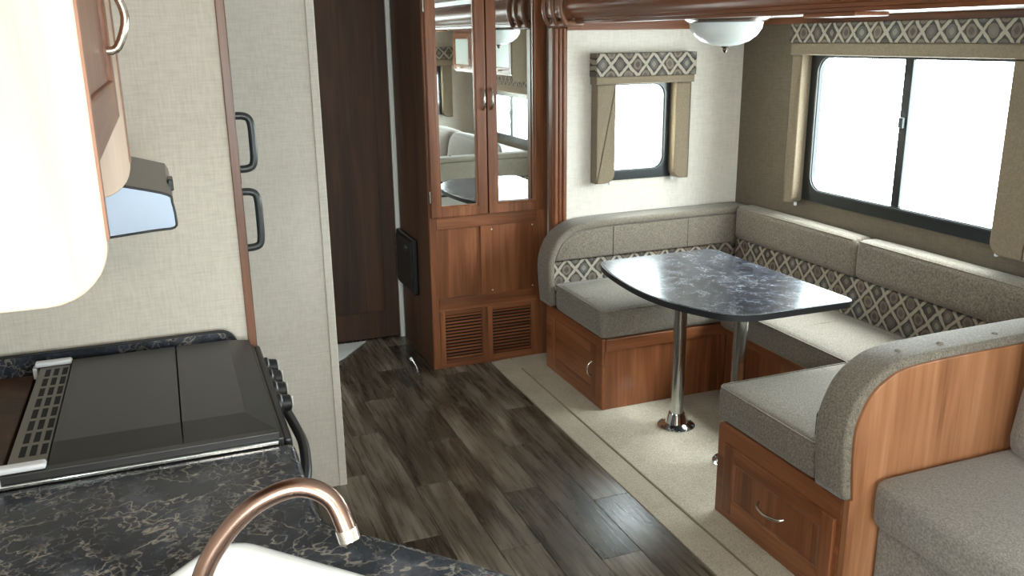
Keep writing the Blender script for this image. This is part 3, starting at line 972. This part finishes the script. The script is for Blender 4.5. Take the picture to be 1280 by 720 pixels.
# ------------------------------------------------------------------ sofa
s = thing('sofa', (2.35, 0.95, 0), 'grey tweed sofa next to the wooden back of the dinette bench', 'sofa')
box('base', 1.852, XS-0.01, 0.03, 1.783, 0.012, 0.30, 'sofa_tweed', s, 0.012, 3)
soft('seat', 1.815, 2.42, 0.91, 1.785, 0.295, 0.452, 'sofa_tweed', s, 0.035, (0.006, 0, 0.012), 8)
soft('seat', 1.815, 2.42, 0.22, 0.905, 0.295, 0.452, 'sofa_tweed', s, 0.035, (0.006, 0, 0.012), 8)
for y0, y1 in ((0.22, 0.905), (0.91, 1.785)):
    v, f = soft_geo(-0.10, 0.10, y0+0.004, y1-0.004, -0.24, 0.24, 0.07, (0.03, 0, 0.01), 8)
    an = 0.16
    v = [(2.43+x*math.cos(an)+z*math.sin(an), y, 0.655-x*math.sin(an)+z*math.cos(an)) for x, y, z in v]
    link('back_cushion', v, f, 'sofa_tweed', s, True)
box('back_frame', 2.56, XS-0.02, 0.04, 1.782, 0.30, 0.76, 'sofa_tweed', s, 0.03, 3)
soft('arm', 1.83, 2.72, 0.02, 0.215, 0.10, 0.64, 'sofa_tweed', s, 0.07, (0, 0.01, 0.01), 6)
# overhead cabinet above the sofa (seen in the mirrors)
oc = thing('overhead_cabinet', (2.77, 1.1, 1.40), 'wooden overhead cabinet hanging above the sofa', 'cabinet')
box('carcass', 2.60, XS-0.014, 0.42, 1.90, 1.405, ZS-0.002, 'cherry_y', oc, 0.003)
prism('end_panel', rrect(2.585, XS-0.014, 1.36, ZS-0.002, (0.002, 0.002, 0.05, 0.002), 5), 1, 1.902, 1.92, 'board_fabric', oc, 0.003)
for y0, y1 in ((0.43, 0.905), (0.915, 1.40), (1.41, 1.895)):
    d = frame_panel(oc, 'door', 0, 2.582, y0, y1, 1.42, 1.74, -1, 0.05, 0.017, 'frosted_glass')
    tube('handle', [(2.582, (y0+y1)/2-0.04, 1.445), (2.560, (y0+y1)/2-0.03, 1.445), (2.560, (y0+y1)/2+0.03, 1.445), (2.582, (y0+y1)/2+0.04, 1.445)], 0.005, 'nickel', d, 8)

# ------------------------------------------------------------------ kitchen
# worktop: straight run beside the stove, rounded inner corner, diagonal edge by the sink
CZ = 0.92
ctop = [(XL+0.001, 1.672), (0.162, 1.672), (0.160, 1.46), (0.161, 1.40), (0.168, 1.358), (0.186, 1.325), (0.225, 1.285), (0.420, 1.070), (0.585, 0.888), (0.60, 0.86), (0.60, 0.66), (0.575, 0.625), (XL+0.001, 0.620)]
SD, SN = Vector((0.69, -0.724)), Vector((-0.724, -0.69))   # along the diagonal edge and away from it
SC = Vector((0.022, 1.352))
def sk(d, n):
    q = SC+SD*d+SN*n
    return (q.x, q.y)
ct = thing('countertop', (0.0, 1.2, CZ), 'dark marbled laminate countertop around the white sink', 'countertop')
# slab with an opening for the basin: outer and inner loops bridged
hole_l = [sk(d_, n_) for d_, n_ in rrect(0.018, 0.572, 0.018, 0.235, 0.055, 5)]
bm = bmesh.new()
def loop(pts, z):
    vs_ = [bm.verts.new((a, b_, z)) for a, b_ in pts]
    return vs_, [bm.edges.new((vs_[i], vs_[(i+1) % len(vs_)])) for i in range(len(vs_))]
for z in (CZ, CZ-0.038):
    _, e1 = loop(ctop, z)
    _, e2 = loop(hole_l, z)
    bmesh.ops.triangle_fill(bm, use_beauty=True, use_dissolve=False, edges=e1+e2)
v, f = bmesh_out(bm)
nO, nH = len(ctop), len(hole_l)
off = nO+nH
for i in range(nO):
    j = (i+1) % nO
    f.append([i, j, off+j, off+i])
for i in range(nH):
    j = (i+1) % nH
    f.append([nO+i, nO+j, off+nO+j, off+nO+i])
link('slab', v, f, 'dark_marble_laminate', ct)
tube('front_edge', smooth_path([(a, b_, CZ-0.017) for a, b_ in ctop[1:-1]], 3), 0.0175, 'dark_marble_laminate', ct, 10)
bs = rrect(XL+0.001, 0.118, CZ-0.03, CZ+0.052, (0.04, 0.001, 0.001, 0.001), 6)
bk = thing('backsplash', (-0.2, 2.32, CZ), 'low dark laminate backsplash with a rounded end behind the stove', 'backsplash')
prism('strip', bs, 1, 2.308, 2.3285, 'dark_marble_laminate', bk, 0.004, 2)
tube('black_edge_trim', [(a, 2.3075, b_) for a, b_ in rrect(XL+0.002, 0.119, CZ-0.03, CZ+0.0535, (0.04, 0.001, 0.001, 0.001), 6)[:8]], 0.004, 'black_rubber', bk, 8)

# base cabinets below
bc = thing('base_cabinet', (-0.05, 1.1, 0), 'cherry base cabinet carrying the sink countertop', 'cabinet')
cb = [(XL+0.002, 1.670), (0.140, 1.670), (0.140, 1.335), (0.56, 0.865), (0.56, 0.65), (XL+0.002, 0.65)]
prism('carcass', cb, 2, 0.0, CZ-0.20, 'cherry_z', bc)
ring_prism('upper_frame', cb, [(XL+0.02, 1.652), (0.122, 1.652), (0.122, 1.328), (0.542, 0.858), (0.542, 0.668), (XL+0.02, 0.668)], 2, CZ-0.199, CZ-0.039, 'cherry_z', bc)
frame_panel(bc, 'door', 0, 0.158, 1.36, 1.655, 0.10, 0.80, 1, 0.055, 0.017)

# sink
sn = thing('kitchen_sink', (*sk(0.295, 0.135), CZ), 'white kitchen sink set diagonally into the dark countertop', 'sink')
def sink_loop(d0, d1, n0, n1, r, z):
    return [(*sk(a, b_), z) for a, b_ in rrect(d0, d1, n0, n1, r, 6)]
Ls = [sink_loop(0, 0.59, 0, 0.253, 0.06, CZ+0.001), sink_loop(0.003, 0.587, 0.003, 0.250, 0.06, CZ+0.010), sink_loop(0.012, 0.578, 0.012, 0.241, 0.055, CZ+0.013),
      sink_loop(0.024, 0.566, 0.024, 0.229, 0.05, CZ+0.008), sink_loop(0.030, 0.560, 0.030, 0.223, 0.05, CZ-0.02), sink_loop(0.045, 0.545, 0.045, 0.21, 0.06, CZ-0.16), sink_loop(0.09, 0.50, 0.08, 0.18, 0.05, CZ-0.175)]
V = [q for L_ in Ls for q in L_]
n = len(Ls[0])
Fc = []
for i in range(len(Ls)-1):
    for k in range(n):
        Fc.append((i*n+k, i*n+(k+1) % n, (i+1)*n+(k+1) % n, (i+1)*n+k))
Fc.append(tuple((len(Ls)-1)*n+k for k in range(n)))
link('basin', V, Fc, 'sink_white', sn, True)
dq = sk(0.295, 0.135)
lathe('drain', [(0.038, CZ-0.174), (0.036, CZ-0.170), (0.022, CZ-0.171), (0.004, CZ-0.173)], dq[0], dq[1], 'chrome', sn, 24)

# faucet
fc = thing('faucet', (-0.034, 0.995, CZ), 'brushed bronze gooseneck faucet arching over the white sink', 'faucet')
path = smooth_path([(-0.036, 0.992, CZ+0.012), (-0.030, 0.991, 1.02), (-0.016, 0.991, 1.085), (0.014, 0.991, 1.134), (0.055, 0.985, 1.172), (0.103, 0.973, 1.189), (0.138, 0.957, 1.174), (0.152, 0.941, 1.136)], 6)
tube('spout', path, 0.0118, 'brushed_bronze', fc, 20)
tube('spout_tip', [(0.1505, 0.9425, 1.140), (0.1535, 0.938, 1.126)], 0.0132, 'spout_tip', fc, 20)
lathe('escutcheon', [(0.030, CZ+0.001), (0.030, CZ+0.006), (0.022, CZ+0.012), (0.018, CZ+0.030), (0.013, CZ+0.034)], -0.036, 0.992, 'brushed_bronze', fc, 24)

# stove
RX0, RX1, RY0, RY1 = -0.342, 0.160, 1.690, 2.300
st = thing('kitchen_range', (-0.09, 2.0, 0), 'black gas range with a folding burner cover beside the partition wall', 'stove')
box('oven_body', RX0, RX1, RY0, RY1, 0.012, 0.905, 'black_enamel', st, 0.004)
box('side_trim', RX0-0.012, RX1-0.012, RY0-0.016, RY0-0.001, 0.922, 0.930, 'chrome', st, 0.002)
box('side_rail', RX0-0.010, RX1-0.010, RY0-0.008, RY0+0.012, 0.930, 0.946, 'black_enamel', st, 0.002)
box('cooktop_pan', RX0, RX1, RY0, RY1, 0.905, 0.930, 'black_enamel', st, 0.004)
# burner cover: two leaves with pressed bevels
def leaf(x0, x1, in0, in1):
    z0, z1 = 0.932, 0.958
    y0, y1 = RY0+0.006, RY1-0.004
    a = [(x0, y0), (x1, y0), (x1, y1), (x0, y1)]
    c = [(x0+in0, y0+0.085), (x1-in1, y0+0.085), (x1-in1, y1-0.02), (x0+in0, y1-0.02)]
    V = [(p_[0], p_[1], z0) for p_ in a]+[(p_[0], p_[1], z0+0.012) for p_ in a]+[(p_[0], p_[1], z1) for p_ in c]
    Fc = [(3, 2, 1, 0), (8, 9, 10, 11)]
    for i in range(4):
        j = (i+1) % 4
        Fc += [(i, j, 4+j, 4+i), (4+i, 4+j, 8+j, 8+i)]
    return link('cover_leaf', V, Fc, 'black_enamel', st)
leaf(-0.268, -0.031, 0.004, 0.001)
leaf(-0.029, 0.150, 0.001, 0.055)
vp = box('rear_vent_strip', RX0+0.004, -0.270, RY0+0.008, RY1-0.006, 0.932, 0.949, 'hood_side', st, 0.002)
for i in range(8):
    for j in range(3):
        yy = 1.752+0.064*i
        xx = RX0+0.020+0.0185*j
        box('vent_slot', xx, xx+0.011, yy, yy+0.048, 0.9485, 0.9497, 'vent_black', vp, 0)
for y0, y1 in ((RY0-0.012, RY0+0.012), (RY1-0.034, RY1-0.010)):
    h = box('hinge_bracket', RX0-0.006, RX0+0.075, y0, y1, 0.9497, 0.962, 'bracket_white', st, 0.005)
    box('hinge_foot', RX0-0.012, RX0-0.002, y0, y1, 0.922, 0.9495, 'bracket_white', h, 0.002)
box('control_panel', RX1+0.0005, RX1+0.016, RY0, RY1, 0.842, 0.925, 'black_plastic', st, 0.005)
for k in range(4):
    yy = 1.955+0.085*k
    kb = lathe('knob', [(0.026, RX1+0.017), (0.026, RX1+0.024), (0.021, RX1+0.028), (0.018, RX1+0.046), (0.012, RX1+0.049)], yy, 0.893, 'black_plastic', st, 20, 0)
    box('knob_pointer', RX1+0.049, RX1+0.052, yy-0.003, yy+0.003, 0.885, 0.909, 'nail_white', kb, 0)
od = box('oven_door', RX1+0.0005, RX1+0.022, RY0+0.004, RY1-0.004, 0.20, 0.835, 'black_enamel', st, 0.006)
tube('door_handle', smooth_path([(RX1+0.020, 2.255, 0.790), (RX1+0.045, 2.22, 0.795), (RX1+0.062, 2.0, 0.797), (RX1+0.062, 1.90, 0.797), (RX1+0.045, 1.765, 0.795), (RX1+0.020, 1.725, 0.790)], 5), 0.012, 'black_plastic', od, 12)
box('oven_drawer', RX1+0.0005, RX1+0.018, RY0+0.004, RY1-0.004, 0.03, 0.19, 'black_enamel', st, 0.005)
fs = tag(box('filler_board', XL+0.002, RX0-0.014, 1.675, 2.305, CZ-0.03, CZ+0.002, 'dark_shaded_wood_z', None, 0.003), 'dark wooden filler board between the range and the wall', 'board')

# refrigerator in the recess beyond the partition
rf = thing('refrigerator', (-0.12, 2.77, 0), 'refrigerator recessed behind the partition with two black door handles', 'refrigerator')
box('body', -0.42, 0.140, 2.40, 3.15, 0.03, 1.85, 'fridge_black', rf, 0.004)
for z0, z1, h0, h1 in ((1.335, 1.84, 1.364, 1.507), (0.05, 1.325, 1.145, 1.302)):
    d = box('fridge_door', 0.141, 0.178, 2.40, 3.15, z0, z1, 'fridge_black', rf, 0.004)
    tube('door_handle', smooth_path([(0.178, 2.50, h0), (0.208, 2.50, h0+0.002), (0.222, 2.50, h0+0.018), (0.224, 2.50, (h0+h1)/2), (0.222, 2.50, h1-0.018), (0.208, 2.50, h1-0.002), (0.178, 2.50, h1)], 4), 0.0105, 'handle_grey', d, 10)

# overhead kitchen cabinet: two end panels, doors between them
OX = -0.056
ok = thing('overhead_cabinet', (-0.26, 1.2, 1.48), 'pale overhead kitchen cabinet above the sink with rounded end panels', 'cabinet')
def end_panel(y0, y1, zb, mat):
    prism('end_panel', rrect(XL+0.001, OX, zb, ZC-0.002, (0.002, 0.002, 0.002, 0.055), 8), 1, y0, y1, mat, ok, 0.002)
    prism('edge_banding', rrect(OX-0.0005, OX+0.002, zb+0.056, ZC-0.002, 0.0005, 1), 1, y0, y1, 'trim_cherry_z', ok)
end_panel(0.835, 0.853, 1.477, 'pale_maple_z')
end_panel(1.590, 1.608, 1.452, 'pale_maple_z')
box('carcass', XL+0.001, OX-0.030, 0.854, 1.589, 1.585, ZC-0.002, 'cherry_y', ok, 0.002)
d = frame_panel(ok, 'door', 0, OX-0.006, 0.860, 1.583, 1.583, ZC-0.02, 1, 0.060, 0.018)
tube('handle', smooth_path([(OX-0.006, 1.43, 1.688), (OX+0.010, 1.43, 1.694), (OX+0.024, 1.43, 1.735), (OX+0.010, 1.43, 1.776), (OX-0.006, 1.43, 1.782)], 4), 0.006, 'nickel', d, 8)

# range hood: bent side profile
hdv = thing('range_hood', (-0.22, 1.95, 1.38), 'dark range hood with a bluish reflection coloured into its side above the stove', 'range hood')
ho_p = [(XL+0.002, 1.560), (-0.058, 1.460), (-0.004, 1.444), (0.002, 1.432), (0.005, 1.402), (0.000, 1.388), (-0.112, 1.379), (XL+0.002, 1.372)]
prism('hood_body', ho_p, 1, 1.632, 2.080, 'hood_side', hdv, 0.003)
prism('sheen_plate', [(a, b_) for a, b_ in ho_p], 1, 1.628, 1.6315, 'hood_sheen', hdv)  # bluish reflection on the hood side, put into the plate colour
tube('black_edge', smooth_path([(-0.112, 1.628, 1.378), (-0.03, 1.628, 1.3845), (0.001, 1.628, 1.387), (0.005, 1.628, 1.402), (0.002, 1.628, 1.432), (-0.004, 1.628, 1.445), (-0.058, 1.628, 1.461), (-0.2, 1.628, 1.496)], 3), 0.0022, 'black_plastic', hdv, 8)
box('switch', -0.002, 0.008, 1.80, 1.85, 1.425, 1.447, 'black_plastic', hdv, 0.002)

# unseen lamp added behind the viewer to brighten the kitchen end
l2 = thing('ceiling_lamp', (0.15, -0.25, ZC), 'unseen round ceiling lamp added behind the viewer to light the kitchen', 'lamp')
lathe('rim', [(0.150, ZC-0.001), (0.155, ZC-0.012), (0.145, ZC-0.025), (0.12, ZC-0.025)], 0.15, -0.25, 'bronze_rim', l2, 36)
lathe('glass_bowl', [(0.128, ZC-0.022), (0.118, ZC-0.050), (0.085, ZC-0.072), (0.04, ZC-0.082), (0.004, ZC-0.084)], 0.15, -0.25, 'added_lamp_lit', l2, 36)
